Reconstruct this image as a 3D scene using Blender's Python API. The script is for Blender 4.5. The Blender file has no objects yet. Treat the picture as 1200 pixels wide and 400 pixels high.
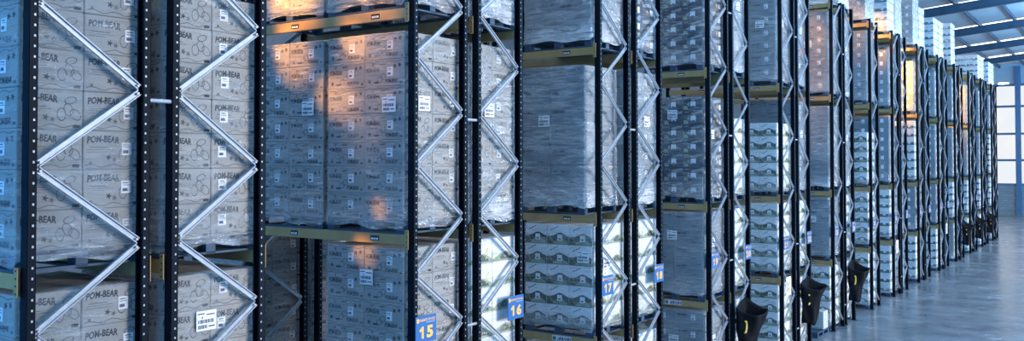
import bpy, math, random
from mathutils import Vector, Matrix
random.seed(7)
scn = bpy.context.scene
col = scn.collection
PI = math.pi

# ------------------------------------------------------------------ mesh helper
class MB:
    def __init__(s): s.v = []; s.f = []; s.m = []; s.mats = []
    def mi(s, mat):
        if mat not in s.mats: s.mats.append(mat)
        return s.mats.index(mat)
    def poly(s, pts, mat):
        n = len(s.v); s.v += [tuple(p) for p in pts]; s.f.append(tuple(range(n, n + len(pts)))); s.m.append(s.mi(mat))
    def faces(s, pts, fs, mat):
        n = len(s.v); s.v += [tuple(p) for p in pts]; k = s.mi(mat)
        for f in fs: s.f.append(tuple(i + n for i in f)); s.m.append(k)
    def box(s, x0, x1, y0, y1, z0, z1, mat):
        p = [(x0,y0,z0),(x1,y0,z0),(x1,y1,z0),(x0,y1,z0),(x0,y0,z1),(x1,y0,z1),(x1,y1,z1),(x0,y1,z1)]
        s.faces(p, [(0,3,2,1),(4,5,6,7),(0,1,5,4),(1,2,6,5),(2,3,7,6),(3,0,4,7)], mat)
    def cbox(s, x0, x1, y0, y1, z0, z1, mat, c=.006):
        # box with chamfered edges
        P = {}; pts = []
        for ix, x in ((0,x0),(1,x1)):
            for iy, y in ((0,y0),(1,y1)):
                for iz, z in ((0,z0),(1,z1)):
                    sx, sy, sz = c*(1-2*ix), c*(1-2*iy), c*(1-2*iz)
                    P[ix,iy,iz,'x'] = len(pts); pts.append((x, y+sy, z+sz))
                    P[ix,iy,iz,'y'] = len(pts); pts.append((x+sx, y, z+sz))
                    P[ix,iy,iz,'z'] = len(pts); pts.append((x+sx, y+sy, z))
        fs = []
        for i in (0,1):
            q = [P[i,0,0,'x'],P[i,1,0,'x'],P[i,1,1,'x'],P[i,0,1,'x']]; fs.append(q if i else q[::-1])
            q = [P[0,i,0,'y'],P[1,i,0,'y'],P[1,i,1,'y'],P[0,i,1,'y']]; fs.append(q[::-1] if i else q)
            q = [P[0,0,i,'z'],P[1,0,i,'z'],P[1,1,i,'z'],P[0,1,i,'z']]; fs.append(q if i else q[::-1])
        for a in (0,1):
            for b in (0,1):
                fs.append([P[a,b,0,'x'],P[a,b,1,'x'],P[a,b,1,'y'],P[a,b,0,'y']])
                fs.append([P[a,0,b,'x'],P[a,1,b,'x'],P[a,1,b,'z'],P[a,0,b,'z']])
                fs.append([P[0,a,b,'y'],P[1,a,b,'y'],P[1,a,b,'z'],P[0,a,b,'z']])
                for d in (0,1): 
                    if True: pass
        for k in [(a,b,d) for a in (0,1) for b in (0,1) for d in (0,1)]:
            fs.append([P[k+('x',)],P[k+('y',)],P[k+('z',)]])
        s.faces(pts, fs, mat)
    def bar(s, a, b, w, h, mat, up=(1,0,0)):
        a = Vector(a); b = Vector(b); d = (b-a).normalized(); u = Vector(up); u = (u - d*u.dot(d)).normalized(); r = d.cross(u)
        p = []
        for q in (a, b):
            for i, j in ((-1,-1),(1,-1),(1,1),(-1,1)): p.append(q + r*(w/2*i) + u*(h/2*j))
        s.faces(p, [(3,2,1,0),(4,5,6,7),(0,1,5,4),(1,2,6,5),(2,3,7,6),(3,0,4,7)], mat)
    def tube(s, a, b, r, mat, n=10, r2=None):
        a = Vector(a); b = Vector(b); d = (b-a).normalized(); u = d.orthogonal().normalized(); w = d.cross(u); r2 = r if r2 is None else r2
        p = [a+(u*math.cos(2*PI*k/n)+w*math.sin(2*PI*k/n))*r for k in range(n)]+[b+(u*math.cos(2*PI*k/n)+w*math.sin(2*PI*k/n))*r2 for k in range(n)]
        fs = [(k,(k+1)%n,n+(k+1)%n,n+k) for k in range(n)]+[tuple(range(n))[::-1], tuple(range(n,2*n))]
        s.faces(p, fs, mat)
    def mesh(s, name):
        me = bpy.data.meshes.new(name); me.from_pydata(s.v, [], s.f)
        for m in s.mats: me.materials.append(m)
        me.polygons.foreach_set('material_index', s.m); me.update(); return me
    def obj(s, name, parent=None, loc=None):
        return link(name, s.mesh(name), parent, loc)
def link(name, me, parent=None, loc=None, rz=0.0):
    o = bpy.data.objects.new(name, me); col.objects.link(o)
    if parent is not None: o.parent = parent
    if loc is not None: o.location = loc
    if rz: o.rotation_euler = (0,0,rz)
    return o
def tag(o, label=None, cat=None, group=None, kind=None):
    if label: o['label'] = label
    if cat: o['category'] = cat
    if group: o['group'] = group
    if kind: o['kind'] = kind
    return o

# ------------------------------------------------------------------ materials
def nodes(name):
    m = bpy.data.materials.new(name); m.use_nodes = True; t = m.node_tree; t.nodes.clear()
    return m, t, t.nodes, t.links
def simple(name, c, rough=.6, metal=0.0, var=.12, scale=4.0, bump=0.0, stretch=(1,1,1), c2=None, spec=.5):
    m, t, N, L = nodes(name)
    out = N.new('ShaderNodeOutputMaterial'); b = N.new('ShaderNodeBsdfPrincipled'); L.new(b.outputs[0], out.inputs[0])
    tc = N.new('ShaderNodeTexCoord'); mp = N.new('ShaderNodeMapping'); mp.inputs['Scale'].default_value = stretch
    oi = N.new('ShaderNodeObjectInfo'); ad = N.new('ShaderNodeVectorMath'); ad.operation = 'ADD'
    sc = N.new('ShaderNodeVectorMath'); sc.operation = 'SCALE'; sc.inputs[3].default_value = 1.7
    L.new(oi.outputs['Location'], sc.inputs[0]); L.new(tc.outputs['Object'], ad.inputs[0]); L.new(sc.outputs[0], ad.inputs[1])
    n = N.new('ShaderNodeTexNoise'); n.inputs['Scale'].default_value = scale; n.inputs['Detail'].default_value = 5
    L.new(ad.outputs[0], mp.inputs[0]); L.new(mp.outputs[0], n.inputs['Vector'])
    r = N.new('ShaderNodeValToRGB'); r.color_ramp.elements[0].position = .3; r.color_ramp.elements[1].position = .7
    c2 = c2 or [x*(1-var) for x in c]
    c1 = [min(1, x*(1+var)) for x in c]
    r.color_ramp.elements[0].color = (*c2,1); r.color_ramp.elements[1].color = (*c1,1)
    L.new(n.outputs[0], r.inputs[0]); L.new(r.outputs[0], b.inputs['Base Color'])
    b.inputs['Roughness'].default_value = rough; b.inputs['Metallic'].default_value = metal; b.inputs['Specular IOR Level'].default_value = spec
    if bump:
        bp = N.new('ShaderNodeBump'); bp.inputs['Strength'].default_value = bump; bp.inputs['Distance'].default_value = .01
        L.new(n.outputs[0], bp.inputs['Height']); L.new(bp.outputs[0], b.inputs['Normal'])
    return m
def emit(name, c, st):
    m, t, N, L = nodes(name); out = N.new('ShaderNodeOutputMaterial'); e = N.new('ShaderNodeEmission')
    e.inputs[0].default_value = (*c,1); e.inputs[1].default_value = st; L.new(e.outputs[0], out.inputs[0]); return m
def film(name, lo, hi, streak):
    m, t, N, L = nodes(name); out = N.new('ShaderNodeOutputMaterial')
    tc = N.new('ShaderNodeTexCoord'); oi = N.new('ShaderNodeObjectInfo')
    sc = N.new('ShaderNodeVectorMath'); sc.operation = 'SCALE'; sc.inputs[3].default_value = 3.3
    ad = N.new('ShaderNodeVectorMath'); ad.operation = 'ADD'
    L.new(oi.outputs['Location'], sc.inputs[0]); L.new(tc.outputs['Object'], ad.inputs[0]); L.new(sc.outputs[0], ad.inputs[1])
    def noise(rot, scale, sz, det, dist):
        mp = N.new('ShaderNodeMapping'); mp.inputs['Rotation'].default_value = rot; mp.inputs['Scale'].default_value = scale; L.new(ad.outputs[0], mp.inputs[0])
        n = N.new('ShaderNodeTexNoise'); n.inputs['Scale'].default_value = sz; n.inputs['Detail'].default_value = det; n.inputs['Roughness'].default_value = .62; n.inputs['Distortion'].default_value = dist
        L.new(mp.outputs[0], n.inputs['Vector']); return n.outputs[0]
    fine = noise((.12,.1,0), (1.5,1.5,10), 2.2, 7, .9)
    slant = noise((.7,.6,0), (1.2,1.2,7), 1.6, 5, 1.6)
    big = noise((0,0,0), (1,1,1.6), 1.3, 2, .3)
    def math_(op, a, b):
        k = N.new('ShaderNodeMath'); k.operation = op
        for q, v in ((0,a),(1,b)):
            if isinstance(v, (int, float)): k.inputs[q].default_value = v
            else: L.new(v, k.inputs[q])
        return k.outputs[0]
    hgt = math_('ADD', math_('MULTIPLY', fine, .6), math_('MULTIPLY', slant, .6))
    bp = N.new('ShaderNodeBump'); bp.inputs['Strength'].default_value = 1.0; bp.inputs['Distance'].default_value = .07; L.new(hgt, bp.inputs['Height'])
    gl = N.new('ShaderNodeBsdfGlossy'); gl.inputs['Roughness'].default_value = .25; gl.inputs[0].default_value = (1,1,1,1); L.new(bp.outputs[0], gl.inputs['Normal'])
    df = N.new('ShaderNodeBsdfDiffuse'); df.inputs[0].default_value = (.84,.86,.88,1); L.new(bp.outputs[0], df.inputs['Normal'])
    tr = N.new('ShaderNodeBsdfTransparent'); tr.inputs[0].default_value = (.97,.98,1,1)
    v = math_('ADD', math_('MULTIPLY', fine, .45), math_('ADD', math_('MULTIPLY', slant, .35), math_('MULTIPLY', big, .30)))
    sz = N.new('ShaderNodeSeparateXYZ'); L.new(tc.outputs['Object'], sz.inputs[0])
    mr = N.new('ShaderNodeMapRange'); mr.inputs[1].default_value = .34; mr.inputs[2].default_value = .08; mr.inputs[3].default_value = 0; mr.inputs[4].default_value = .10; L.new(sz.outputs[2], mr.inputs[0])
    v = math_('ADD', v, mr.outputs[0])      # extra turns of film round the foot of the load
    r = N.new('ShaderNodeValToRGB'); e = r.color_ramp.elements; e[0].position = .50; e[0].color = (lo,)*3+(1,); e[1].position = .72; e[1].color = (hi,)*3+(1,)
    L.new(v, r.inputs[0])
    m1 = N.new('ShaderNodeMixShader'); m1.inputs[0].default_value = streak; L.new(df.outputs[0], m1.inputs[1]); L.new(gl.outputs[0], m1.inputs[2])
    m2 = N.new('ShaderNodeMixShader'); L.new(r.outputs[0], m2.inputs[0]); L.new(tr.outputs[0], m2.inputs[1]); L.new(m1.outputs[0], m2.inputs[2])
    L.new(m2.outputs[0], out.inputs[0]); return m

M = {}
M['post'] = simple('navy_paint', (.0045,.009,.016), .5, 0, .3, 6, spec=.1)
M['steel'] = simple('galvanised_steel', (.46,.49,.54), .38, .3, .12, 14)
M['beam'] = simple('yellow_paint', (.46,.30,.125), .45, 0, .12, 5)
M['kraft'] = simple('kraft_card', (.35,.335,.31), .72, 0, .12, 3, .05)
M['ink'] = simple('dark_print_ink', (.022,.028,.04), .7, 0, .25, 9)
M['ink2'] = simple('faded_print_ink', (.10,.10,.105), .7, 0, .2, 9)
M['whitecard'] = simple('white_card', (.84,.84,.82), .6, 0, .05, 3)
M['hill'] = simple('green_grey_print', (.04,.065,.06), .6, 0, .35, 9, c2=(.07,.10,.07))
M['hill2'] = simple('pale_green_print', (.30,.36,.24), .6, 0, .3, 12)
M['gold'] = simple('yellow_print', (.62,.52,.08), .6, 0, .2, 8)
M['slate'] = simple('slate_card', (.05,.065,.085), .6, 0, .15, 4)
M['slate2'] = simple('pale_slate_print', (.26,.29,.30), .6, 0, .2, 6)
M['tan'] = simple('amber_print', (.55,.30,.14), .6, 0, .2, 6)
M['grey'] = simple('grey_card', (.22,.25,.27), .7, 0, .13, 3, .05)
M['paper'] = simple('label_paper', (.86,.86,.86), .55, 0, .03, 5)
M['bars'] = simple('label_ink', (.07,.085,.14), .6, 0, .1, 5)
M['red'] = simple('orange_sticker', (.85,.12,.03), .5, 0, .06, 5)
M['pallet'] = simple('blue_pallet_paint', (.040,.075,.125), .62, 0, .3, 5, .1, (1,1,3))
M['film'] = film('stretch_film', .03, .55, .6)
M['film_heavy'] = film('thick_stretch_film', .10, .95, .55)
M['sign'] = simple('sign_blue', (.025,.13,.36), .45, 0, .06, 3)
M['signtext'] = simple('sign_orange', (1.0,.50,.10), .5, 0, .04, 3)
M['signedge'] = simple('sign_edge', (.45,.52,.60), .5, 0, .04, 3)
M['sack'] = simple('black_sack_fabric', (.004,.005,.008), .75, 0, .3, 10, .3, spec=.15)
M['sackin'] = simple('black_sack_lining', (.006,.008,.012), .7, 0, .3, 10, .3)
M['hook'] = simple('yellow_strap', (.85,.62,.10), .5, 0, .1, 10)
M['crate'] = simple('pale_carton', (.55,.55,.53), .6, 0, .08, 4)
M['rafter'] = simple('blue_grey_steel', (.075,.115,.165), .5, .1, .12, 3)
M['column'] = simple('blue_column_paint', (.14,.25,.40), .5, 0, .1, 3)
M['deck'] = simple('white_roof_sheet', (.72,.73,.74), .6, 0, .05, 2)
M['yellowline'] = simple('yellow_floor_paint', (.75,.50,.05), .6, 0, .15, 3)
M['rooflight'] = emit('rooflight_glow', (.93,.97,1), 3.2)
M['lampglow'] = emit('lamp_glow', (1,.97,.92), 12)

def panel_mat():      # translucent wall sheets with daylight behind
    m, t, N, L = nodes('translucent_wall_sheet'); out = N.new('ShaderNodeOutputMaterial'); e = N.new('ShaderNodeEmission')
    tc = N.new('ShaderNodeTexCoord'); n = N.new('ShaderNodeTexNoise'); n.inputs['Scale'].default_value = .35; L.new(tc.outputs['Object'], n.inputs['Vector'])
    r = N.new('ShaderNodeValToRGB'); r.color_ramp.elements[0].color = (.74,.84,.95,1); r.color_ramp.elements[1].color = (1,.97,.94,1)
    L.new(n.outputs[0], r.inputs[0]); L.new(r.outputs[0], e.inputs[0]); e.inputs[1].default_value = 1.0; L.new(e.outputs[0], out.inputs[0]); return m
M['panel'] = panel_mat()
def floor_mat():
    m, t, N, L = nodes('sealed_concrete'); out = N.new('ShaderNodeOutputMaterial'); b = N.new('ShaderNodeBsdfPrincipled'); L.new(b.outputs[0], out.inputs[0])
    tc = N.new('ShaderNodeTexCoord'); n = N.new('ShaderNodeTexNoise'); n.inputs['Scale'].default_value = .8; n.inputs['Detail'].default_value = 8; n.inputs['Roughness'].default_value = .65
    L.new(tc.outputs['Object'], n.inputs['Vector'])
    r = N.new('ShaderNodeValToRGB'); r.color_ramp.elements[0].position = .3; r.color_ramp.elements[1].position = .72
    r.color_ramp.elements[0].color = (.095,.12,.145,1); r.color_ramp.elements[1].color = (.30,.335,.365,1); L.new(n.outputs[0], r.inputs[0]); L.new(r.outputs[0], b.inputs['Base Color'])
    r2 = N.new('ShaderNodeMapRange'); r2.inputs[3].default_value = .12; r2.inputs[4].default_value = .36; L.new(n.outputs[0], r2.inputs[0]); L.new(r2.outputs[0], b.inputs['Roughness'])
    bp = N.new('ShaderNodeBump'); bp.inputs['Strength'].default_value = .12; bp.inputs['Distance'].default_value = .02; L.new(n.outputs[0], bp.inputs['Height']); L.new(bp.outputs[0], b.inputs['Normal'])
    return m
M['floor'] = floor_mat()
def block_mat():
    m, t, N, L = nodes('grey_blockwork'); out = N.new('ShaderNodeOutputMaterial'); b = N.new('ShaderNodeBsdfPrincipled'); L.new(b.outputs[0], out.inputs[0])
    tc = N.new('ShaderNodeTexCoord'); mp = N.new('ShaderNodeMapping'); mp.inputs['Rotation'].default_value = (PI/2,0,0); L.new(tc.outputs['Object'], mp.inputs[0])
    k = N.new('ShaderNodeTexBrick'); k.inputs['Scale'].default_value = 1.0; k.inputs['Brick Width'].default_value = .44; k.inputs['Row Height'].default_value = .215; k.inputs['Mortar Size'].default_value = .012
    k.inputs['Color1'].default_value = (.40,.40,.39,1); k.inputs['Color2'].default_value = (.50,.49,.47,1); k.inputs['Mortar'].default_value = (.30,.30,.30,1)
    L.new(mp.outputs[0], k.inputs['Vector']); L.new(k.outputs[0], b.inputs['Base Color']); b.inputs['Roughness'].default_value = .85; return m
M['block'] = block_mat()

# ------------------------------------------------------------------ text as flat polygons
_tc = {}
def text_geo(s, bold=0.0, shear=0.0):
    k = (s, bold, shear)
    if k not in _tc:
        c = bpy.data.curves.new('lettering', 'FONT'); c.body = s; c.size = 1; c.offset = bold; c.shear = shear; c.resolution_u = 2; c.align_x = 'LEFT'
        o = bpy.data.objects.new('lettering', c); col.objects.link(o)
        dg = bpy.context.evaluated_depsgraph_get(); dg.update(); e = o.evaluated_get(dg); me = e.to_mesh()
        V = [(v.co.x, v.co.y) for v in me.vertices]; F = [tuple(p.vertices) for p in me.polygons]
        e.to_mesh_clear(); bpy.data.objects.remove(o); bpy.data.curves.remove(c)
        x0 = min(v[0] for v in V); x1 = max(v[0] for v in V); y0 = min(v[1] for v in V); y1 = max(v[1] for v in V)
        _tc[k] = ([((x-x0)/(x1-x0), (y-y0)/(y1-y0)) for x, y in V], F)
    return _tc[k]
class Face:
    """draws flat print on a vertical face: kind '-y' (u runs +X) or '+x' (u runs +Y)"""
    def __init__(s, mb, kind, at, c, off=.0015): s.mb = mb; s.kind = kind; s.at = at; s.c = c; s.off = off; s.k = 0
    def p(s, u, v):
        o = s.off + s.k*.0004
        return (s.c+u, s.at-o, v) if s.kind == '-y' else (s.at+o, s.c+u, v)
    def rect(s, u0, u1, v0, v1, mat): s.mb.poly([s.p(u0,v0), s.p(u1,v0), s.p(u1,v1), s.p(u0,v1)], mat)
    def poly(s, uv, mat): s.mb.poly([s.p(u,v) for u, v in uv], mat)
    def text(s, str_, u0, u1, v0, v1, mat, bold=.02, arc=0.0, shear=0.0):
        V, F = text_geo(str_, bold, shear)
        s.mb.faces([s.p(u0+(u1-u0)*x, v0+(v1-v0)*y+arc*4*x*(1-x)) for x, y in V], F, mat)
    def ring(s, u, v, ru, rv, w, mat, n=14, a=0):
        P = []
        for k in range(n):
            t = 2*PI*k/n; cu, sv = math.cos(t), math.sin(t)
            for q in (1, 1-w):
                x, y = ru*q*cu, rv*q*sv; P.append(s.p(u+x*math.cos(a)-y*math.sin(a), v+x*math.sin(a)+y*math.cos(a)))
        s.mb.faces(P, [(2*k, 2*((k+1)%n), 2*((k+1)%n)+1, 2*k+1) for k in range(n)], mat)
    def blob(s, u, v, r, mat, lobes=5, n=20, d=.35):
        s.poly([(u+r*(1-d+d*math.cos(lobes*2*PI*k/n))*math.cos(2*PI*k/n), v+r*(1-d+d*math.cos(lobes*2*PI*k/n))*math.sin(2*PI*k/n)) for k in range(n)], mat)

# ------------------------------------------------------------------ camera
F_PX, CY = 1043.87, 165.21
cam_d = bpy.data.cameras.new('camera'); cam = bpy.data.objects.new('camera', cam_d); col.objects.link(cam); scn.camera = cam
yaw, pit, rol = .6095, .0224, -.0008
Fv = Vector((-math.sin(yaw)*math.cos(pit), math.cos(yaw)*math.cos(pit), math.sin(pit)))
Rv = Vector((math.cos(yaw), math.sin(yaw), 0)); Uv = Rv.cross(Fv)
R2 = Rv*math.cos(rol)+Uv*math.sin(rol); U2 = R2.cross(Fv)
m3 = Matrix((R2, U2, -Fv)).transposed()
cam.matrix_world = Matrix.Translation((6.529, 0, 4.484)) @ m3.to_4x4()
cam_d.sensor_fit = 'HORIZONTAL'; cam_d.sensor_width = 36; cam_d.lens = 36*F_PX/1200; cam_d.shift_y = (CY-200)/1200; cam_d.clip_end = 300; cam_d.clip_start = .05

# ------------------------------------------------------------------ rows
FD, FL, AI, Y0 = .9, .2635, 2.1009, 3.2739
PER = 2*FD+FL+AI
ROWS = []      # number, Y of front post, type
n = 13
for k in range(6):
    y = Y0+k*PER; ROWS += [(n, y, 'front'), (n+1, y+FD+FL, 'back')]; n += 2
ROWS.append((25, Y0+6*PER, 'front'))
n = 26
for k in range(7):
    y = Y0+6*PER+FD+AI+k*PER; ROWS += [(n, y, 'front'), (n+1, y+FD+FL, 'back')]; n += 2
WORD = {13:'thirteen',14:'fourteen',15:'fifteen',16:'sixteen',17:'seventeen',18:'eighteen',19:'nineteen',20:'twenty',21:'twenty-one',22:'twenty-two',23:'twenty-three',24:'twenty-four',25:'twenty-five',26:'twenty-six',27:'twenty-seven',28:'twenty-eight',29:'twenty-nine',30:'thirty',31:'thirty-one',32:'thirty-two',33:'thirty-three',34:'thirty-four',35:'thirty-five',36:'thirty-six',37:'thirty-seven',38:'thirty-eight',39:'thirty-nine'}
def rack_phrase(r): return {13:'nearest rack', 14:'second rack, behind the nearest'}.get(r, 'rack '+WORD[r])
BEAM_H = .115
LV = {1:1.725, 2:3.555, 3:6.07, 4:8.55}
TOP = {0:0.0, **{k: v+BEAM_H+.002 for k, v in LV.items()}}
LNAME = {0:'floor level', 1:'first beam level', 2:'second beam level', 3:'third beam level', 4:'top beam level'}
BAY = 2.75
HTOP = 8.79

# post section, C shape with its open side towards the inside of the frame, web on +X perforated
def add_post(mb, x, y, out):      # out = -1: flange on -Y side
    m = M['post']; hw = .045; d = .065; t = .004
    ya = y+out*.032; yb = y-out*.033
    def q(pts): mb.poly(pts, m)
    lo, hi = (min(ya,yb), max(ya,yb))
    # flange (with its own thickness)
    mb.box(x-hw, x+hw, min(ya,ya-out*t), max(ya,ya-out*t), 0, HTOP, m)
    # inner web
    mb.box(x-hw, x-hw+t, lo, hi, 0, HTOP, m)
    # return lips
    mb.box(x-hw, x-hw+.018, min(yb,yb+out*t), max(yb,yb+out*t), 0, HTOP, m)
    mb.box(x+hw-.018, x+hw, min(yb,yb+out*t), max(yb,yb+out*t), 0, HTOP, m)
    # perforated outer web
    hc = yb+out*.024; ys = [lo, hc-.007, hc+.007, hi]; pitch = .0762; hh = .017
    z = 0.0; zs = [0.0]
    while z+pitch < HTOP: zs += [z+pitch-hh-.01, z+pitch-.01]; z += pitch
    zs.append(HTOP); V = []; Fs = []
    for zz in zs:
        for yy in ys: V.append((x+hw, yy, zz))
    for i in range(len(zs)-1):
        for j in range(3):
            if j == 1 and i % 2 == 1 and i < len(zs)-2: continue
            a = i*4+j; Fs.append((a, a+1, a+5, a+4))
    mb.faces(V, Fs, m)
    for i in range(1, len(zs)-2, 2):
        mb.poly([(x+hw-.0015,hc-.007,zs[i]),(x+hw-.0015,hc+.007,zs[i]),(x+hw-.0015,hc+.007,zs[i+1]),(x+hw-.0015,hc-.007,zs[i+1])], M['steel'])
    mb.box(x-.07, x+.07, y-.07, y+.07, 0, .008, m)
def frame_mesh():
    mb = MB(); add_post(mb, 0, 0, -1); add_post(mb, 0, FD, 1)
    return mb.mesh('upright_frame')
FRAME = frame_mesh()
def brace_mesh(a, b):
    mb = MB(); a = Vector(a); b = Vector(b); d = (b-a).normalized(); w = Vector((1,0,0)); r = d.cross(w); m = M['steel']
    mb.bar(a, b, .046, .004, m)
    for s in (-1,1):
        mb.bar(a+r*s*.021+w*.012, b+r*s*.021+w*.012, .006, .024, m)
    for q in (a+d*.02, b-d*.02): mb.tube(q+w*.0, q+w*.034, .011, m, 8)
    return mb.mesh('brace')
NODE_A = [.78+.6105*2*k for k in range(7)]        # on the aisle post
NODE_F = [.78-.6105+.6105*2*k for k in range(8)]   # on the flue post
def brace_list(kind):
    ya, yf = (.05, FD-.05) if kind == 'front' else (FD-.05, .05)
    L = []
    for k in range(7):
        L.append(((0, yf, NODE_F[k]+.02), (0, ya, NODE_A[k]-.02)))
        L.append(((0, ya, NODE_A[k]+.02), (0, yf, NODE_F[k+1]-.02)))
    return L
BR = {k: [brace_mesh(a, b) for a, b in brace_list(k)] for k in ('front', 'back')}
def beam_mesh(side):   # along X from -BAY to 0
    mb = MB(); x0, x1 = -BAY+.05, -.05
    mb.cbox(x0, x1, -.022, .022, 0, BEAM_H, M['beam'], .004)
    return mb.mesh('beam')
BEAM = beam_mesh(0)
def conn_mesh():
    mb = MB(); m = M['beam']
    mb.box(-.052, -.046, -.04, .03, -.045, .165, m); mb.box(-.052, .0, -.046, -.040, -.045, .165, m)
    for k in range(4): mb.tube((-.022,-.046,-.02+k*.055), (-.022,-.050,-.02+k*.055), .007, M['post'], 6)
    return mb.mesh('beam_connector')
CONN = conn_mesh()
def btag_mesh():
    mb = MB(); mb.box(-.065,.065,-.0255,-.022,.03,.085, M['ink'])
    f = Face(mb, '-y', -.0255, 0)
    for a, b in ((-.052,-.022),(-.015,.01),(.02,.052)): f.rect(a, b, .04, .062, M['paper'])
    return mb.mesh('beam_label')
BTAG = btag_mesh()
def blong_mesh():
    mb = MB(); mb.box(-.17,.17,-.0255,-.022,.02,.1, M['paper']); f = Face(mb, '-y', -.0255, 0)
    f.rect(-.16,-.10,.03,.09, M['slate2']); f.rect(-.145,-.115,.04,.075, M['ink'])
    u = -.075
    rr = random.Random(3)
    while u < .15:
        w = rr.choice((.012,.02,.028)); f.poly([(u,.03),(u+w,.03),(u+w+.012,.088),(u+.012,.088)], M['bars']); u += w+.014
    return mb.mesh('beam_label')
BLONG = blong_mesh()
def spacer_mesh():
    mb = MB(); mb.tube((.02, FD+.035, 0), (.02, FD+FL-.035, 0), .017, M['steel'], 10)
    return mb.mesh('row_spacer')
SPACER = spacer_mesh()
RACK = {}
for num, y, kind in ROWS:
    far = num >= 26
    r = bpy.data.objects.new('pallet_rack', None); col.objects.link(r); r.location = (0, y, 0); RACK[num] = r
    tag(r, 'tall navy pallet rack with grey zigzag braces and yellow beams, '+rack_phrase(num)+' of the row', 'rack', 'pallet racks along the main aisle')
    if num == 13: r['label'] = 'navy pallet rack with zigzag braces nearest the camera, holding brown cartons'
    if num == 14: r['label'] = 'navy pallet rack with zigzag braces standing back to back behind the nearest rack'
    frames = [0, -BAY] + ([-2*BAY] if num in (15, 16) else [])
    for fx in frames:
        f = link('upright_frame', FRAME, r, (fx, 0, 0))
        if fx == 0 or num == 15:
            for me in BR[kind]: link('brace', me, f)
    lvs = [1,2,3,4]
    for lv in lvs:
        for side in (0, 1):
            for bay in ((0, 1) if (num in (15,16) and lv == 1) else (0,)):
                b = link('beam', BEAM, r, (-bay*BAY, -.03 if side == 0 else FD+.03, LV[lv]))
                if side: b.rotation_euler = (0, 0, 0)
                if num <= 31:
                    c = link('beam_connector', CONN, b, (0, 0, 0))
                    if side: c.scale = (1, -1, 1)
                    if bay == 0 and num <= 17:
                        c = link('beam_connector', CONN, b, (-BAY, 0, 0)); c.scale = (-1, -1 if side else 1, 1)
                if side == 0 and kind == 'front' and num <= 25 and bay == 0:
                    if lv == 1 and num in (17, 19): tag(link('beam_label', BLONG, b, (-.62 if num == 17 else -.70, 0, 0)), 'white printed strip on the beam')
                    else: link('beam_label', BTAG, b, (-.52, 0, 0)); link('beam_label', BTAG, b, (-1.86, 0, 0))
    if kind == 'front' and num != 25:
        for z in (.55, 2.53, 4.974, 7.40): link('row_spacer', SPACER, r, (0, 0, z))

# ------------------------------------------------------------------ pallets
def pallet_meshes():
    P = {}
    mb = MB(); m = M['pallet']
    for k in range(7):
        y = -.5+k*(1-.1)/6; mb.cbox(-.6, .6, y, y+.1, .122, .144, m, .003)
    for x in (-.6, -.06, .48): mb.cbox(x, x+.12, -.5, .5, .1, .122, m, .003)
    P['deck'] = mb.mesh('deck')
    mb = MB(); mb.cbox(-.06, .06, -.05, .05, .022, .1, m, .004); P['block'] = mb.mesh('block')
    mb = MB()
    for y in (-.5, -.05, .4): mb.cbox(-.6, .6, y, y+.1, 0, .022, m, .003)
    for x in (-.6, .5): mb.box(x, x+.1, -.4, .4, .002, .02, m)
    P['base'] = mb.mesh('base_boards')
    mb = MB()
    mb.box(-.6,.6,-.5,.5,.1,.144, m)
    for x in (-.54, 0, .54):
        for y in (-.45, 0, .45): mb.box(x-.06, x+.06, y-.05, y+.05, .0, .1, m)
    for y in (-.5, -.05, .4): mb.box(-.6, .6, y, y+.1, 0, .022, m)
    P['far'] = mb.mesh('pallet')
    return P
PAL = pallet_meshes()
def place_pallet(x, y, z, label, far=False, group='blue pallets on the racks', rz=0.0):
    if far:
        o = link('pallet', PAL['far'], None, (x, y, z), rz)
    else:
        o = bpy.data.objects.new('pallet', None); col.objects.link(o); o.location = (x, y, z); o.rotation_euler = (0,0,rz)
        link('deck', PAL['deck'], o); link('base_boards', PAL['base'], o)
        for bx in (-.54, 0, .54):
            for by in (-.45, 0, .45): link('block', PAL['block'], o, (bx, by, 0))
    return tag(o, label, 'pallet', group)

# ------------------------------------------------------------------ cartons
def label_mesh():
    # a small address label; drawn on a '-y' face at the origin
    out = {}
    for kind in ('-y', '+x'):
        mb = MB()
        if kind == '-y': mb.box(-.042,.042,-.0025,.0,-.05,.05, M['paper'])
        else: mb.box(0,.0025,-.042,.042,-.05,.05, M['paper'])
        f = Face(mb, kind, -.0025 if kind == '-y' else .0025, 0, .0006)
        f.rect(-.03,.02,.028,.036, M['bars']); f.rect(-.03,.03,.012,.017, M['ink2'])
        f.rect(-.032,.012,-.035,-.010, M['bars'])
        out[kind] = mb.mesh('label')
    return out
LABEL = label_mesh()
def crisp_print(f, w, h, rr):
    a = -w/2
    f.text('POM-BEAR', a+.06*w, a+.60*w, h*.66+.0, h*.66+.056, M['ink'], .035, .010, .1)
    f.rect(a+.10*w, a+.42*w, h*.555, h*.575, M['ink2']); f.rect(a+.06*w, a+.50*w, h*.50, h*.512, M['ink2'])
    f.rect(a+.06*w, a+.34*w, h*.44, h*.452, M['ink2'])
    f.blob(a+.42*w, h*.30, .027, M['ink']); f.blob(a+.52*w, h*.25, .024, M['ink2']); f.blob(a+.12*w, h*.16, .018, M['ink2'])
    for k in range(3): f.ring(a+(.66+.11*k)*w, h*(.38+.12*(k % 2)), .036, .052, .16, M['ink2'], 14, .4*k)
    f.ring(a+.80*w, h*.74, .05, .028, .2, M['ink2'], 14, .3)
    # wavy line low on the face
    P = []
    for k in range(13): P.append((a+w*(.03+.94*k/12), h*.10+.012*math.sin(k*1.3)))
    f.poly(P+[(u, v-.006) for u, v in P[::-1]], M['ink2'])
    f.rect(a+.84*w, a+.95*w, h*.05, h*.13, M['ink'])
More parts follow.
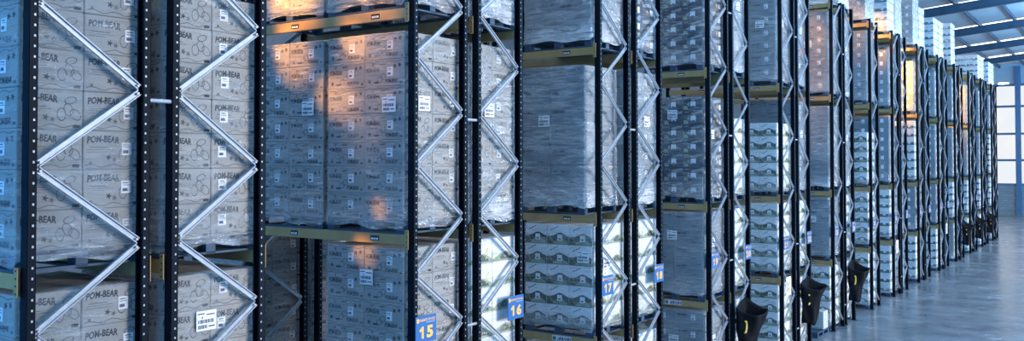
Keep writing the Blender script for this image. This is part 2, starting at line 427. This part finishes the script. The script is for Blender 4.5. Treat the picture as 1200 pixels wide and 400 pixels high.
def crisp_front(f, w, h, rr):
    a = -w/2
    f.text('POM-BEAR', a+.05*w, a+.40*w, h*.52, h*.52+.058, M['ink'], .035, .006, .1)
    f.text('POM-BEAR', a+.54*w, a+.86*w, h*.10, h*.10+.05, M['ink'], .03, .0, .1)
    f.blob(a+.78*w, h*.73, .030, M['ink']); f.blob(a+.90*w, h*.76, .030, M['ink']); f.blob(a+.13*w, h*.20, .032, M['ink']); f.blob(a+.22*w, h*.82, .022, M['ink2'])
    f.rect(a+.40*w, a+.54*w, h*.80, h*.85, M['ink2']); f.rect(a+.42*w, a+.56*w, h*.70, h*.72, M['ink2']); f.rect(a+.08*w, a+.36*w, h*.42, h*.44, M['ink2'])
    for k in range(2): f.ring(a+(.40+.08*k)*w, h*(.26+.1*k), .046, .034, .2, M['ink2'], 14, .3)
    f.rect(a+.24*w, a+.36*w, h*.12, h*.18, M['ink']); f.rect(a+.90*w, a+.97*w, h*.08, h*.16, M['ink2'])
    P = [(a+w*(.03+.94*k/12), h*.92+.010*math.sin(k*1.7)) for k in range(13)]
    f.poly(P+[(u, v-.006) for u, v in P[::-1]], M['ink2'])
def hill_print(f, w, h, rr, flip=False):
    a = -w/2; P = [(a+w*.0, h*.03)]
    N = 12
    for k in range(N+1):
        t = k/N; P.append((a+w*t, h*(.40+.20*math.exp(-((t-.60)/.26)**2))))
    P.append((a+w, h*.03)); f.poly(P, M['hill']); f.k = 1
    P = [(a+w*.30, h*.04)]
    for k in range(N+1):
        t = .3+.65*k/N; P.append((a+w*t, h*(.12+.24*math.exp(-((t-.62)/.22)**2))))
    P.append((a+w*.95, h*.04)); f.poly(P, M['hill2']); f.k = 2
    for k in range(7): f.blob(a+w*(.08+.06*k*.6), h*(.50-.07*k+.02*(k % 2)), .017, M['gold'], 4, 12, .45)
    f.blob(a+w*.06, h*.86, .012, M['gold'])
    P = [(a+w*(.16+.05*k), h*(.68+.03*k)) for k in range(8)]
    f.poly(P+[(u, v+.013+.006*math.sin(i*2.2)) for i, (u, v) in enumerate(P)][::-1], M['ink2'])
    f.rect(a, a+w, h*.0+.004, h*.03, M['hill']); f.k = 3
    f.rect(a+w*.48, a+w*.70, h*.20, h*.50, M['paper']); f.k = 4
    f.rect(a+w*.53, a+w*.64, h*.25, h*.32, M['bars'])
def hill_end(f, w, h, rr):
    a = -w/2; P = [(a, h*.02)]; N = 14
    for k in range(N+1):
        t = k/N; P.append((a+w*t, h*(.12+.34*math.exp(-((t-.55)/.28)**2)+.05*math.sin(t*9))))
    P.append((a+w, h*.02)); f.poly(P, M['hill2']); f.k = 1
    P = [(a+w*.34, h*.10)]
    for k in range(N+1):
        t = .34+.5*k/N; P.append((a+w*t, h*(.16+.20*math.exp(-((t-.55)/.2)**2))))
    P.append((a+w*.84, h*.08)); f.poly(P, M['hill']); f.k = 2
    for k in range(6): f.blob(a+w*(.74+.035*(k % 3)), h*(.22+.075*k), .026, M['gold'], 4, 12, .45)
    f.blob(a+w*.52, h*.20, .02, M['tan'], 5); f.blob(a+w*.10, h*.14, .022, M['gold'], 4)
def slate_print(f, w, h, rr):
    a = -w/2
    f.poly([(a+.40*w,h*.80),(a+.98*w,h*.97),(a+.98*w,h*.80),(a+.46*w,h*.68)], M['slate2']); f.k = 1
    f.blob(a+.30*w, h*.42, .05, M['slate2'], 4, 16, .3); f.poly([(a+.03*w,h*.06),(a+.28*w,h*.06),(a+.22*w,h*.30),(a+.05*w,h*.34)], M['hill2'])
    f.rect(a+.06*w, a+.30*w, h*.84, h*.90, M['slate2']); f.blob(a+.56*w, h*.72, .026, M['tan'], 5); f.k = 2
    f.rect(a+.40*w, a+.66*w, h*.26, h*.62, M['paper']); f.k = 3; f.rect(a+.46*w, a+.60*w, h*.17, h*.32, M['bars'])
def slate_end(f, w, h, rr):
    a = -w/2
    f.poly([(a+.05*w,h*.75),(a+.9*w,h*.95),(a+.9*w,h*.7),(a+.1*w,h*.55)], M['slate2']); f.blob(a+.45*w, h*.34, .06, M['tan'], 4, 16, .3)
    f.rect(a+.62*w, a+.86*w, h*.14, h*.5, M['paper'])
def grey_print(f, w, h, rr):
    a = -w/2
    for k in range(5): 
        u = a+w*(.08+.075*k); f.poly([(u,h*.62),(u+.055*w,h*.63),(u+.058*w,h*.74),(u+.006*w,h*.73)], M['ink'] if k % 2 else M['ink2'])
    f.rect(a+.10*w, a+.40*w, h*.48, h*.505, M['ink2']); f.blob(a+.82*w, h*.80, .016, M['ink']); f.blob(a+.89*w, h*.80, .016, M['ink'])
    f.rect(a+.60*w, a+.78*w, h*.12, h*.18, M['ink2']); f.blob(a+.15*w, h*.2, .02, M['ink2'])
KIND = {  # w, d, card, front print, end print
 'A': (.6,.5,'kraft',crisp_front,crisp_print,'crisp_carton','brown printed carton','printed brown cartons'),
 'B': (.4,.5,'whitecard',hill_print,hill_end,'produce_carton','white carton with green hill print','white cartons with green hill print'),
 'C': (.4,.5,'slate',slate_print,slate_end,'dark_carton','dark slate carton with white label','dark slate cartons'),
 'D': (.6,.5,'grey',grey_print,grey_print,'grey_carton','dull grey carton','dull grey cartons'),
}
CM = {}
def carton_mesh(k, h):
    key = (k, round(h, 3))
    if key not in CM:
        w, d, card, pf, pe, nm, _, _ = KIND[k]; mb = MB(); g = .003
        mb.cbox(-w/2+g, w/2-g, -d/2+g, d/2-g, 0, h-.002, M[card], .007)
        rr = random.Random(1)
        pf(Face(mb, '-y', -d/2+g, 0), w-2*g, h, rr); pe(Face(mb, '+x', w/2-g, 0), d-2*g, h, rr)
        CM[key] = mb.mesh(nm)
    return CM[key]
ORD = ['bottom','second','third','fourth','fifth','sixth','seventh','eighth']

def film_mesh(w, d, h, seed, heavy, skirt=.08, topin=.10):
    """film shell round a load, z=0 at the underside of the cartons"""
    rr = random.Random(seed); r = .022; W, D = w/2+.011, d/2+.011
    pts = []; nx, ny = 12, 10
    def arc(cx, cy, a0):
        for k in range(4):
            a = a0+PI/2*k/3; pts.append((cx+r*math.cos(a), cy+r*math.sin(a), math.cos(a), math.sin(a)))
    arc(W-r, D-r, 0)
    for k in range(1, nx): pts.append((W-r-(2*W-2*r)*k/nx, D, 0, 1))
    arc(-W+r, D-r, PI/2)
    for k in range(1, ny): pts.append((-W, D-r-(2*D-2*r)*k/ny, -1, 0))
    arc(-W+r, -D+r, PI)
    for k in range(1, nx): pts.append((-W+r+(2*W-2*r)*k/nx, -D, 0, -1))
    arc(W-r, -D+r, 1.5*PI)
    for k in range(1, ny): pts.append((W, -D+r+(2*D-2*r)*k/ny, 1, 0))
    n = len(pts); nz = max(10, int(h/.07)); V = []; ph = [rr.uniform(0, 6.28) for _ in range(8)]
    zs = [-skirt+(h+skirt)*k/nz for k in range(nz+1)]
    for iz, z in enumerate(zs):
        for i, (x, y, a, b) in enumerate(pts):
            t = i/n*2*PI
            e = .5+.5*math.sin(t*9+z*7+ph[0])*math.sin(z*13+t*3+ph[1])
            e = max(0, e*.5+.5*rr.random())
            q = .009*e*(1.8 if heavy else 1)
            zz = z
            if iz == 0: zz = z+.02*math.sin(t*5+ph[2])+.012*math.sin(t*11+ph[3])
            if iz <= 1: q += .004*math.sin(t*14+ph[4])+.004
            V.append((x+a*q, y+b*q, zz))
    F = []
    for iz in range(nz):
        for i in range(n):
            j = (i+1) % n; F.append((iz*n+i, iz*n+j, (iz+1)*n+j, (iz+1)*n+i))
    base = len(V)
    for i, (x, y, a, b) in enumerate(pts):
        V.append((x*(1-topin/W)-0, y*(1-topin/D), h+.012+.006*rr.random()))
    for i in range(n):
        j = (i+1) % n; F.append((nz*n+i, nz*n+j, base+j, base+i))
    me = bpy.data.meshes.new('stretch_film'); me.from_pydata(V, [], F); me.materials.append(M['film_heavy'] if heavy else M['film'])
    for p in me.polygons: p.use_smooth = True
    me.update(); return me
FM = {}
def get_film(w, d, h, heavy, v, skirt=.03):
    k = (w, d, round(h, 2), heavy, v, skirt)
    if k not in FM: FM[k] = film_mesh(w, d, h, 17+v*31, heavy, skirt)
    return FM[k]
def plabel_mesh():
    out = {}
    for kind in ('-y', '+x'):
        mb = MB()
        if kind == '-y': mb.box(-.10,.10,-.003,0,-.085,.085, M['paper'])
        else: mb.box(0,.003,-.10,.10,-.085,.085, M['paper'])
        f = Face(mb, kind, -.003 if kind == '-y' else .003, 0, .0006)
        f.rect(-.09,-.02,.055,.066, M['bars']); f.rect(.0,.085,.045,.056, M['bars']); f.rect(-.05,-.035,.02,.035, M['ink2'])
        rr = random.Random(4); 
        for v0, u1 in ((-.022, .06), (-.068, .0)):
            u = -.085
            while u < u1:
                w = rr.choice((.006,.01,.014,.02)); f.rect(u, u+w, v0, v0+.032, M['bars']); u += w+rr.choice((.003,.005))
        f.rect(.02,.085,-.058,-.046, M['bars'])
        out[kind] = mb.mesh('load_label')
    return out
PLAB = plabel_mesh()

def load(num, lv, k, layers, h, slot=1, xmax=None, heavy=False, var=0, dlabel=None, elabel=None, top=None, lab=True, dark=None, sticker=None, flabel=True, backs=False):
    """one pallet with its cartons and the film round them"""
    y, kind = [(yy, kk) for nn, yy, kk in ROWS if nn == num][0]
    w, d, card, pf, pe, nm, lbl, grp = KIND[k]
    nx, ny = round(1.2/w), 2
    xm = {1: -.09, 2: -1.365, 3: -BAY-.10}[slot] if xmax is None else xmax
    cx, cyy, z0 = xm-.6, y+FD/2, TOP[lv]
    rp = rack_phrase(num); sn = {1: '', 2: ' inner bay', 3: ' deep bay'}[slot]
    where = {1: LNAME[lv], 2: 'inner '+LNAME[lv], 3: 'deep '+LNAME[lv]}[slot]
    place_pallet(cx, cyy, z0, 'blue pallet under %ss, %s, %s' % (lbl.split(' with')[0], where, rp))
    zb = z0+.144
    rr = random.Random(num*100+lv*10+slot)
    shallow = zb+layers*h < 4.6
    for L in range(layers):
        jx, jy = rr.uniform(-.003,.003), rr.uniform(-.003,.003)
        for ix in range(nx):
            for iy in range(ny):
                end = ix == nx-1; front = iy == 0 and kind == 'front'
                vis = (front and slot < 3) or (end and slot != 2) or (shallow and L == layers-1)
                if not (vis or (backs and iy == 0 and L >= layers-2)): continue
                px = cx-.6+w*(ix+.5)+jx; py = cyy-.5+d*(iy+.5)+jy
                c = link(nm, carton_mesh(k, h), None, (px, py, zb+L*h+.0005))
                colname = {2: ['inner','outer'], 3: ['inner','middle','outer']}[nx][ix]
                lay = 'top' if L == layers-1 else ORD[L]
                side = ('front' if iy == 0 else 'back')
                tag(c, '%s, %s layer, %s %s stack, %s%s, %s' % (lbl.split(' with')[0] if k != 'B' else 'green-printed white carton', lay, side, colname, LNAME[lv], sn, rp.split(',')[0]), 'carton', grp)
                if lab and k in 'AD':
                    if front and slot < 3:
                        link('label', LABEL['-y'], c, (w*(.14+.02*rr.random()), -d/2+.0015, h*(.50+.06*rr.random())))
                    if end and slot != 2 and ((iy == 1) if k == 'A' or kind == 'back' else iy == 0):
                        link('label', LABEL['+x'], c, (w/2-.0015, d*(.18+.10*rr.random()) if kind == 'front' else -d*.28+.03*rr.random(), h*(.48+.06*rr.random())))
                if sticker and sticker == (L, ix, iy):
                    mb = MB(); mb.box(w/2-.003, w/2+.0015, -.12, .02, h*.5, h*.78, M['red']) if kind == 'back' else mb.box(-.15,.05,-d/2-.0015,-d/2+.003,h*.45,h*.75, M['red'])
                    tag(mb.obj('sticker', c), 'orange sticker')
    fm = link('stretch_film', get_film(1.2, 1.0, layers*h, heavy, (num+lv+var) % 3, .08 if num <= 16 else .03), None, (cx, cyy, zb))
    tag(fm, '%s stretch film round the %ss, %s, %s' % ('thick wrinkled' if heavy else 'clear', lbl.split(' with')[0] if k != 'B' else 'green-printed white carton', where, rp), 'plastic film', 'stretch film round the pallet loads')
    if flabel:
        dl = dlabel if dlabel is not None else (rr.uniform(-.05,.3), layers*h*(.60 if layers > 5 else .62))
        el = elabel if elabel is not None else (-.1 if kind == 'front' else .12, layers*h*.62)
        if kind == 'front' and slot < 3: link('load_label', PLAB['-y'], fm, (dl[0], -.5-.024, dl[1]))
        if slot != 2: link('load_label', PLAB['+x'], fm, (.6+.024, el[0], el[1]))

A5 = dict(k='A', layers=5, h=.305); A7 = dict(k='A', layers=7, h=.302); B5 = dict(k='B', layers=5, h=.305, flabel=False)
C7 = dict(k='C', layers=7, h=.27); D5 = dict(k='D', layers=5, h=.305); D7 = dict(k='D', layers=7, h=.302)
load(13,1,**A5, flabel=False); load(13,2,**A7, flabel=False)
load(14,1,**A5, elabel=(-.06,1.12)); load(14,2,**A7, flabel=False)
load(15,1,**A5, dlabel=(.06,1.18), flabel=True, elabel=(-.3,.25)); load(15,2,**A7, dlabel=(.40,1.30), elabel=(-.18,1.32)); load(15,2,**A7, slot=2, dlabel=(.36,1.30)); load(15,3,**A7, flabel=False); load(15,3,**A7, slot=2, flabel=False)
load(15,1,**A5, slot=3, elabel=(-.3,1.2))
load(16,1,**B5); load(16,2,**A7, heavy=True, elabel=(-.10,1.30)); load(16,3,**D7, heavy=True, flabel=False); load(16,1,**A5, slot=3, elabel=(.1,1.2))
load(17,0,**B5); load(17,1,k='B',layers=5,h=.305, dlabel=(.46,1.06)); load(17,2,**D7, heavy=True, xmax=-.22, lab=False, dlabel=(-.10,1.28)); load(17,3,**D7, heavy=True, lab=False, flabel=False)
load(18,0,**B5); load(18,1,**B5); load(18,2,**D7, heavy=True); load(18,3,**C7)
load(19,0,**D5); load(19,1,k='D',layers=5,h=.305,lab=False,dlabel=(-.02,1.08)); load(19,2,**C7, dlabel=(.0,1.55)); load(19,3,**C7, flabel=False, sticker=(4,0,0))
load(20,0,**B5); load(20,1,**B5); load(20,2,**B5); load(20,3,**D7, heavy=True)
load(21,0,**B5); load(21,1,**B5); load(21,2,**B5); load(21,3,**D7)
load(22,0,**B5); load(22,1,**B5); load(22,2,**D7, backs=True); load(22,3,**D7, sticker=(2,1,1))
load(23,0,**B5); load(23,1,**D5, lab=False); load(23,2,**D7, lab=False, heavy=True); load(23,3,**D7)
load(24,0,**B5); load(24,1,**B5); load(24,2,**D7, heavy=True); load(24,3,**D7, heavy=True); load(24,4,**D5, heavy=True)
load(25,0,**B5); load(25,1,**B5); load(25,2,**B5); load(25,3,**D7); load(25,4,**D5, heavy=True)

# far loads: pallets and film one by one, their many small cartons together
far_mb = {}
def far_boxes(k, cx, cy_, zb, layers, h, front):
    mb = far_mb.setdefault(k, MB()); w, d, card = KIND[k][:3]; nx = round(1.2/w)
    for L in range(layers):
        for ix in range(nx):
            for iy in range(2):
                if not ((iy == 0 and front) or ix == nx-1 or (L == layers-1 and zb < 4)): continue
                x = cx-.6+w*(ix+.5); y = cy_-.5+d*(iy+.5); z = zb+L*h
                mb.box(x-w/2+.004, x+w/2-.004, y-d/2+.004, y+d/2-.004, z, z+h-.004, M[card])
                f = Face(mb, '-y', y-d/2+.004, x, .002); g = Face(mb, '+x', x+w/2-.004, y, .002)
                if k == 'B':
                    f.rect(-w/2+.01, w/2-.01, z+.02, z+h*.4, M['hill']); g.rect(-d/2+.02, d/2-.02, z+.02, z+h*.35, M['hill2'])
                    f.k = 1; f.rect(0, .09, z+.07, z+.16, M['paper'])
                else:
                    f.rect(.05, .15, z+h*.3, z+h*.7, M['paper']); g.rect(.05, .15, z+h*.3, z+h*.7, M['paper'])
                    f.rect(-.22 if w > .5 else -.15, -.02, z+h*.55, z+h*.7, M['ink2'])
FK = {26:'BBDDB',27:'BBDAA',28:'BDBAA',29:'DBDDB',30:'BDDDB',31:'BDBDB',32:'DBDDB',33:'BDBA_',34:'BBDAB',35:'BDBA_',36:'BBDDB',37:'BDBDB',38:'DBBDB',39:'BDBDB'}
for num, y, kind in ROWS:
    if num < 26: continue
    for lv, k in enumerate(FK[num]):
        if k == '_': continue
        layers = 5 if lv < 2 else (6 if (num+lv) % 2 else 7)
        if lv == 4: layers = {26:4, 27:6, 28:6, 29:5, 30:5, 31:5, 32:6, 34:0, 36:4, 37:4, 38:4, 39:4}.get(num, 5)
        if layers == 0: continue
        h = .305; cx = -.71; cy_ = y+FD/2; z0 = TOP[lv]
        if lv == 4 and num in (33,34,35): continue
        place_pallet(cx, cy_, z0, 'blue pallet, %s, rack %s on the far run' % (LNAME[lv], WORD[num]), True)
        far_boxes(k, cx, cy_, z0+.146, layers, h, kind == 'front')
        fm = link('stretch_film', get_film(1.2, 1.0, layers*h, lv == 4, (num+lv) % 3), None, (cx, cy_, z0+.144))
        tag(fm, 'stretch film round a small distant load, %s, rack %s' % (LNAME[lv], WORD[num]), 'plastic film', 'stretch film round the pallet loads')
for k, mb in far_mb.items():
    o = mb.obj(KIND[k][5]+'_mass'); o.name = KIND[k][5]
    tag(o, {'A':'brown cartons piled on the distant racks of the far run','B':'white cartons with green print on the distant far racks','D':'dull grey cartons piled on the distant racks of the far run'}[k], 'carton', None, 'stuff')

# pale carton on a pallet in front of rack 23
place_pallet(-.66, 23.38, 0, 'blue pallet on the floor in the aisle before rack twenty-three', group='floor pallets')
cb = bpy.data.objects.new('carton', None); col.objects.link(cb); cb.location = (-.26, 23.60, .144)
tag(cb, 'single pale carton with tape sitting on the floor pallet by rack twenty-three', 'carton')
mb = MB(); mb.cbox(-.2,.2,-.2,.2,0,.45, M['crate'], .008)
f = Face(mb, '-y', -.2, 0); f.rect(-.06,.05,.30,.34, M['ink2']); f.rect(-.15,.15,.02,.03, M['ink2']); mb.obj('body', cb)
mb = MB(); mb.box(-.03,.03,-.202,.202,.449,.452, M['hook']); mb.box(-.03,.03,-.203,-.2,.38,.452, M['hook']); tag(mb.obj('tape', cb), 'yellowish tape')

# ------------------------------------------------------------------ signs
for num, y, kind in ROWS:
    if num < 15: continue
    ya = y-.02 if kind == 'front' else y+FD+.02-.35
    o = bpy.data.objects.new('aisle_sign', None); col.objects.link(o); o.location = (.052, ya+.175, 2.475)
    tag(o, 'blue sign board with orange number %s on the rack end' % WORD[num], 'sign', 'blue number signs on the rack ends')
    mb = MB(); mb.cbox(0, .012, -.175, .175, 0, .295, M['sign'], .003); mb.obj('board', o)
    mb = MB(); f = Face(mb, '+x', .012, 0, .001)
    for q, ch in enumerate(str(num)):
        u = -.125+.135*q
        if ch == '1': f.poly([(u+.05,.045),(u+.083,.045),(u+.083,.178),(u+.060,.178),(u+.012,.142),(u+.022,.116),(u+.05,.134)], M['signtext'])
        else: f.text(ch, u, u+.110, .042, .178, M['signtext'], .045)
    f.text('KNIGHTS OF OLD', -.115, .155, .232, .262, M['signtext'], .02)
    f.poly([(-.155,.222),(-.125,.222),(-.122,.275),(-.140,.265),(-.158,.275)], M['signtext'])
    if num <= 20: f.rect(.0, .155, .213, .219, M['signedge'])
    mb.obj('lettering', o)
# notice cards
for num, y, kind in ROWS:
    if num not in (21, 26, 31): continue
    o = bpy.data.objects.new('notice_card', None); col.objects.link(o); o.location = (.05, y+.30, 1.42)
    tag(o, {21:'white card with red and yellow stripes on the end of rack twenty-one',26:'white notice card on the end of rack twenty-six',31:'small white notice card on the end of rack thirty-one',37:'tiny white notice card on the end of rack thirty-seven'}[num], 'notice', 'white notice cards on the rack ends')
    mb = MB(); mb.cbox(0,.012,-.17,.17,0,.42, M['paper'], .003); mb.obj('card', o)
    mb = MB(); f = Face(mb, '+x', .012, 0, .001)
    f.rect(-.06,.0,.10,.19, M['red']); f.rect(-.06,.0,.21,.31, M['red']); f.rect(.03,.11,.07,.20, M['gold']); f.rect(.03,.11,.22,.34, M['gold']); f.rect(-.12,-.08,.08,.34, M['slate2'])
    mb.obj('print', o)

# ------------------------------------------------------------------ black sacks hung on the rack ends
def sack_mesh(seed):
    """open-mouthed waste sack: a back panel on the rack, the mouth held out at the outer corner, narrowing downwards"""
    mb = MB(); n = 28; nz = 14; H = .98; rows = []
    # mouth corners (x out from the rack, y along the aisle, z): left, back peak, outer right, front lip
    C4 = [(.03,-.34,-.02), (.03,.18,.13), (.42,.34,-.10), (.40,-.16,-.16)]
    for iz in range(nz+1):
        t = iz/nz; row = []
        for k in range(n):
            q = 4*k/n; i = int(q) % 4; f = q-int(q); a, b = C4[i], C4[(i+1) % 4]
            p = [a[c]+(b[c]-a[c])*f for c in range(3)]
            sag = .035*math.sin(PI*f)*(1-t); p[2] -= sag
            mx, my = .22, .0
            nar = 1-.55*t**.9+.06*math.sin(6*t+seed)
            x = mx+(p[0]-mx)*nar-.10*t; y = my+(p[1]-my)*(1-.42*t)+.03*math.sin(4*t+seed)
            x += .012*math.sin(3*q*2+9*t+seed); y += .012*math.sin(2.5*q*2+7*t+seed*2)
            z = p[2]*(1-t)-t*H+ (.05*math.sin(q*2) if iz > nz-3 else 0)
            row.append((max(.004, x), y, z))
        rows.append(row)
    V = [p for r in rows for p in r]; F = []
    for iz in range(nz):
        for k in range(n):
            j = (k+1) % n; F.append((iz*n+k, iz*n+j, (iz+1)*n+j, (iz+1)*n+k))
    F.append(tuple((nz*n+k) for k in range(n)))
    mb.faces(V, F, M['sack'])
    me = mb.mesh('sack')
    for p in me.polygons: p.use_smooth = True
    return me
def hook_mesh():
    mb = MB(); P = [(0,-.02,.12),(0,.03,.11),(0,.055,.06),(0,.05,-.02),(0,.01,-.09),(0,-.04,-.10)]
    for a, b in zip(P, P[1:]): mb.tube(a, b, .018, M['hook'], 8)
    return mb.mesh('strap')
HOOK = hook_mesh(); SACKS = [sack_mesh(1.0), sack_mesh(2.3)]
for num, where in ((20,'hanging on rack twenty, widest open mouth'),(22,'hanging on the end of rack twenty-two'),(24,'hanging on the end of rack twenty-four'),(33,'small and distant, hanging on rack thirty-three'),(35,'small and distant, hanging on rack thirty-five'),(37,'small and distant, hanging on rack thirty-seven')):
    y = [yy for nn, yy, kk in ROWS if nn == num][0]
    o = bpy.data.objects.new('sack', None); col.objects.link(o); o.location = (.06, y+.27, 1.62)
    tag(o, 'black waste sack with yellow strap, '+where, 'sack', 'black sacks on the rack ends')
    b = link('bag', SACKS[num % 2 if num > 30 else (num//2) % 2], o); 
    md = b.modifiers.new('thick', 'SOLIDIFY'); md.thickness = .012; md.offset = 1
    tag(link('strap', HOOK, o, (.20, -.25, -.40)), 'yellow strap')

# ------------------------------------------------------------------ the hall
S = 'structure'
YW = 83.5
mb = MB(); mb.box(-40, 16, -8, YW+.5, -.2, 0, M['floor']); tag(mb.obj('floor'), kind=S)
mb = MB(); mb.box(-14, 16, 27.42, 27.46, 0, .002, M['rafter']); tag(mb.obj('trim_1'), kind=S)       # joint in the slab
mb = MB(); mb.box(-14, 16, YW-.42, YW-.25, 0, .004, M['yellowline']); tag(mb.obj('trim_2'), kind=S)
mb = MB(); mb.box(-40, 16, YW, YW+.3, 0, 2.5, M['block']); mb.box(-40, 16, YW+.1, YW+.3, 10.7, 13.6, M['deck']); tag(mb.obj('wall_far'), kind=S)
mb = MB(); mb.box(-40, 16, YW+.12, YW+.2, 2.5, 10.7, M['panel']); tag(mb.obj('window_1'), kind=S)
mb = MB()
for z in (2.5, 4.5, 6.67, 8.93, 10.69): mb.box(-40, 16, YW-.02, YW+.1, z-.09, z+.09, M['column'])
tag(mb.obj('trim_3'), kind=S)
mb = MB()
for x in (-13.2, -7.2, -1.2, 4.8, 10.8): mb.box(x-.2, x+.2, YW-.3, YW-.02, 0, 12.2, M['column'])
tag(mb.obj('trim_4'), kind=S)
mb = MB(); mb.box(-14.3, -14, -8, YW, 0, 11.5, M['rafter']); tag(mb.obj('wall_left_light_block'), kind=S)  # unseen dark wall added to block sky light behind the racks
mb = MB(); mb.box(13, 13.3, -8, 6.6, 0, 12.9, M['block']); tag(mb.obj('wall_right_sun_block'), kind=S)  # unseen wall stub added to keep the sun off the nearest rack
def zr(x): return 11.79+.09*(x+1.2)       # underside of the rafters
RY = [48.9+8.7*k for k in range(-6, 4)]
mb = MB()
def slab(mb, x0, x1, y0, y1, o0, o1, m):
    p = [(x0,y0,zr(x0)+o0),(x1,y0,zr(x1)+o0),(x1,y1,zr(x1)+o0),(x0,y1,zr(x0)+o0),(x0,y0,zr(x0)+o1),(x1,y0,zr(x1)+o1),(x1,y1,zr(x1)+o1),(x0,y1,zr(x0)+o1)]
    mb.faces(p, [(0,3,2,1),(4,5,6,7),(0,1,5,4),(1,2,6,5),(2,3,7,6),(3,0,4,7)], m)
for y in RY:
    slab(mb, -14, 16, y-.12, y+.12, .0, .03, M['rafter']); slab(mb, -14, 16, y-.02, y+.02, .03, .40, M['rafter']); slab(mb, -14, 16, y-.12, y+.12, .40, .43, M['rafter'])
tag(mb.obj('trim_5'), kind=S)
mb = MB()
x = -13.1
while x < 16:
    slab(mb, x-.05, x+.05, -8, YW, .43, .62, M['rafter']); x += 1.77
tag(mb.obj('trim_6'), kind=S)
mb = MB(); slab(mb, -14, 16, -8, YW, .64, .72, M['deck']); tag(mb.obj('ceiling'), kind=S)
for i, y in enumerate(RY):
    mb = MB(); slab(mb, -13, 14, y+.9, y+1.9, .625, .638, M['rooflight']); tag(mb.obj('window_%d' % (i+2)), kind=S)

# small bright lamp on the last rack's end
o = bpy.data.objects.new('bulkhead_lamp', None); col.objects.link(o); o.location = (.05, 58.2, 8.9)
tag(o, 'small glowing lamp on the top end of the last rack', 'lamp')
mb = MB(); mb.bar((0,0,-.15),(.25,0,.0),.05,.05, M['post']); mb.box(.1,.62,-.1,.1,.06,.1, M['post']); mb.obj('bracket', o)
mb = MB(); mb.cbox(.1,.62,-.09,.09,-.02,.06, M['lampglow'], .02); mb.obj('diffuser', o)

# ------------------------------------------------------------------ light
w = bpy.data.worlds.new('sky'); scn.world = w; w.use_nodes = True
bg = w.node_tree.nodes['Background']; bg.inputs[1].default_value = 1.0
def sky():      # deep blue towards -Y, pale haze towards +X
    t = w.node_tree; N = t.nodes; L = t.links
    tc = N.new('ShaderNodeTexCoord'); sx = N.new('ShaderNodeSeparateXYZ'); L.new(tc.outputs['Generated'], sx.inputs[0])
    k = N.new('ShaderNodeMath'); k.operation = 'SUBTRACT'; L.new(sx.outputs[0], k.inputs[0]); L.new(sx.outputs[1], k.inputs[1])
    a = N.new('ShaderNodeMath'); a.operation = 'ADD'; L.new(sx.outputs[0], a.inputs[0]); L.new(sx.outputs[1], a.inputs[1])
    r = N.new('ShaderNodeValToRGB'); e = r.color_ramp.elements
    m = N.new('ShaderNodeMapRange'); m.inputs[1].default_value = -.9; m.inputs[2].default_value = .9; L.new(a.outputs[0], m.inputs[0]); L.new(m.outputs[0], r.inputs[0])
    e[0].position = .30; e[0].color = (.038,.185,.43,1); e[1].position = .85; e[1].color = (.062,.17,.31,1)
    s = N.new('ShaderNodeVectorMath'); s.operation = 'SCALE'; s.inputs[3].default_value = 6.4; L.new(r.outputs[0], s.inputs[0]); L.new(s.outputs[0], bg.inputs[0])
sky()
def sun(name, direction, color, e, ang):
    l = bpy.data.lights.new(name, 'SUN'); l.color = color; l.energy = e; l.angle = math.radians(ang)
    o = bpy.data.objects.new(name, l); col.objects.link(o); o.rotation_euler = Vector(direction).to_track_quat('-Z', 'Y').to_euler(); return o
sun('daylight_from_open_side', (-1, -.22, -.16), (1.0,.93,.86), 3.6, 20)
def spot(loc, target, color, e, size, blend=.5, r=.25):
    l = bpy.data.lights.new('added_warm_spot', 'SPOT'); l.color = color; l.energy = e; l.spot_size = math.radians(size); l.spot_blend = blend; l.shadow_soft_size = r
    o = bpy.data.objects.new('added_warm_spot', l); col.objects.link(o); o.location = loc
    o.rotation_euler = (Vector(target)-Vector(loc)).to_track_quat('-Z', 'Y').to_euler(); return o
def lamp(loc, color, e, r=.35):
    l = bpy.data.lights.new('added_fill_light', 'POINT'); l.color = color; l.energy = e; l.shadow_soft_size = r
    o = bpy.data.objects.new('added_fill_light', l); col.objects.link(o); o.location = loc; return o
WARM = (1.0,.42,.07)
spot((-.5, 6.1, 9.2), (-.62, 7.39, 6.25), WARM, 900, 18, .35, .12)      # added spot without a fixture, warms beam and tops on rack fifteen
for loc, tgt, e, c in (((-2.9,5.8,7.0), (-1.95,7.38,5.80), 420, 19), ((-2.6,5.8,5.9), (-1.18,7.38,5.25), 300, 17), ((-1.6,5.9,6.9), (-.85,7.38,5.88), 260, 15),
                       ((-2.6,5.9,7.7), (-1.95,7.38,6.6), 700, 30), ((-1.2,5.9,7.6), (-.6,7.38,6.6), 260, 24), ((-1.6,5.9,4.2), (-.7,7.38,3.46), 170, 12), ((-1.2,5.9,4.8), (-.45,7.38,3.95), 120, 9)):
    spot(loc, tgt, WARM, e*1.5, c, 1.0, .06)     # added narrow spots in mid-air, they make the warm patches on the loads
for y, zt, e in ((22.0, 7.2, 480), (26.1, 8.6, 450), (29.1, 8.6, 1300), (33.5, 7.5, 4600), (46.1, 7.0, 2200)):
    spot((-1.0, y, 9.6), (-.7, y+2.1, zt), WARM, e, 44, .6)  # added warm spots without fixtures, tint upper loads on farther racks orange
for k in range(8): lamp((4.5, 10.7+8.7*k, 10.6), (.22,.56,1.0), 680)  # added blue fill lights over the cross aisle, no fixtures, brighten roof and loads
scn.view_settings.view_transform = 'Standard'; scn.view_settings.look = 'None'; scn.view_settings.gamma = 1; scn.view_settings.use_curve_mapping = False
scn.view_settings.exposure = 0.0
scn.cycles.transparent_max_bounces = 24; scn.cycles.max_bounces = 6; scn.cycles.use_denoising = True
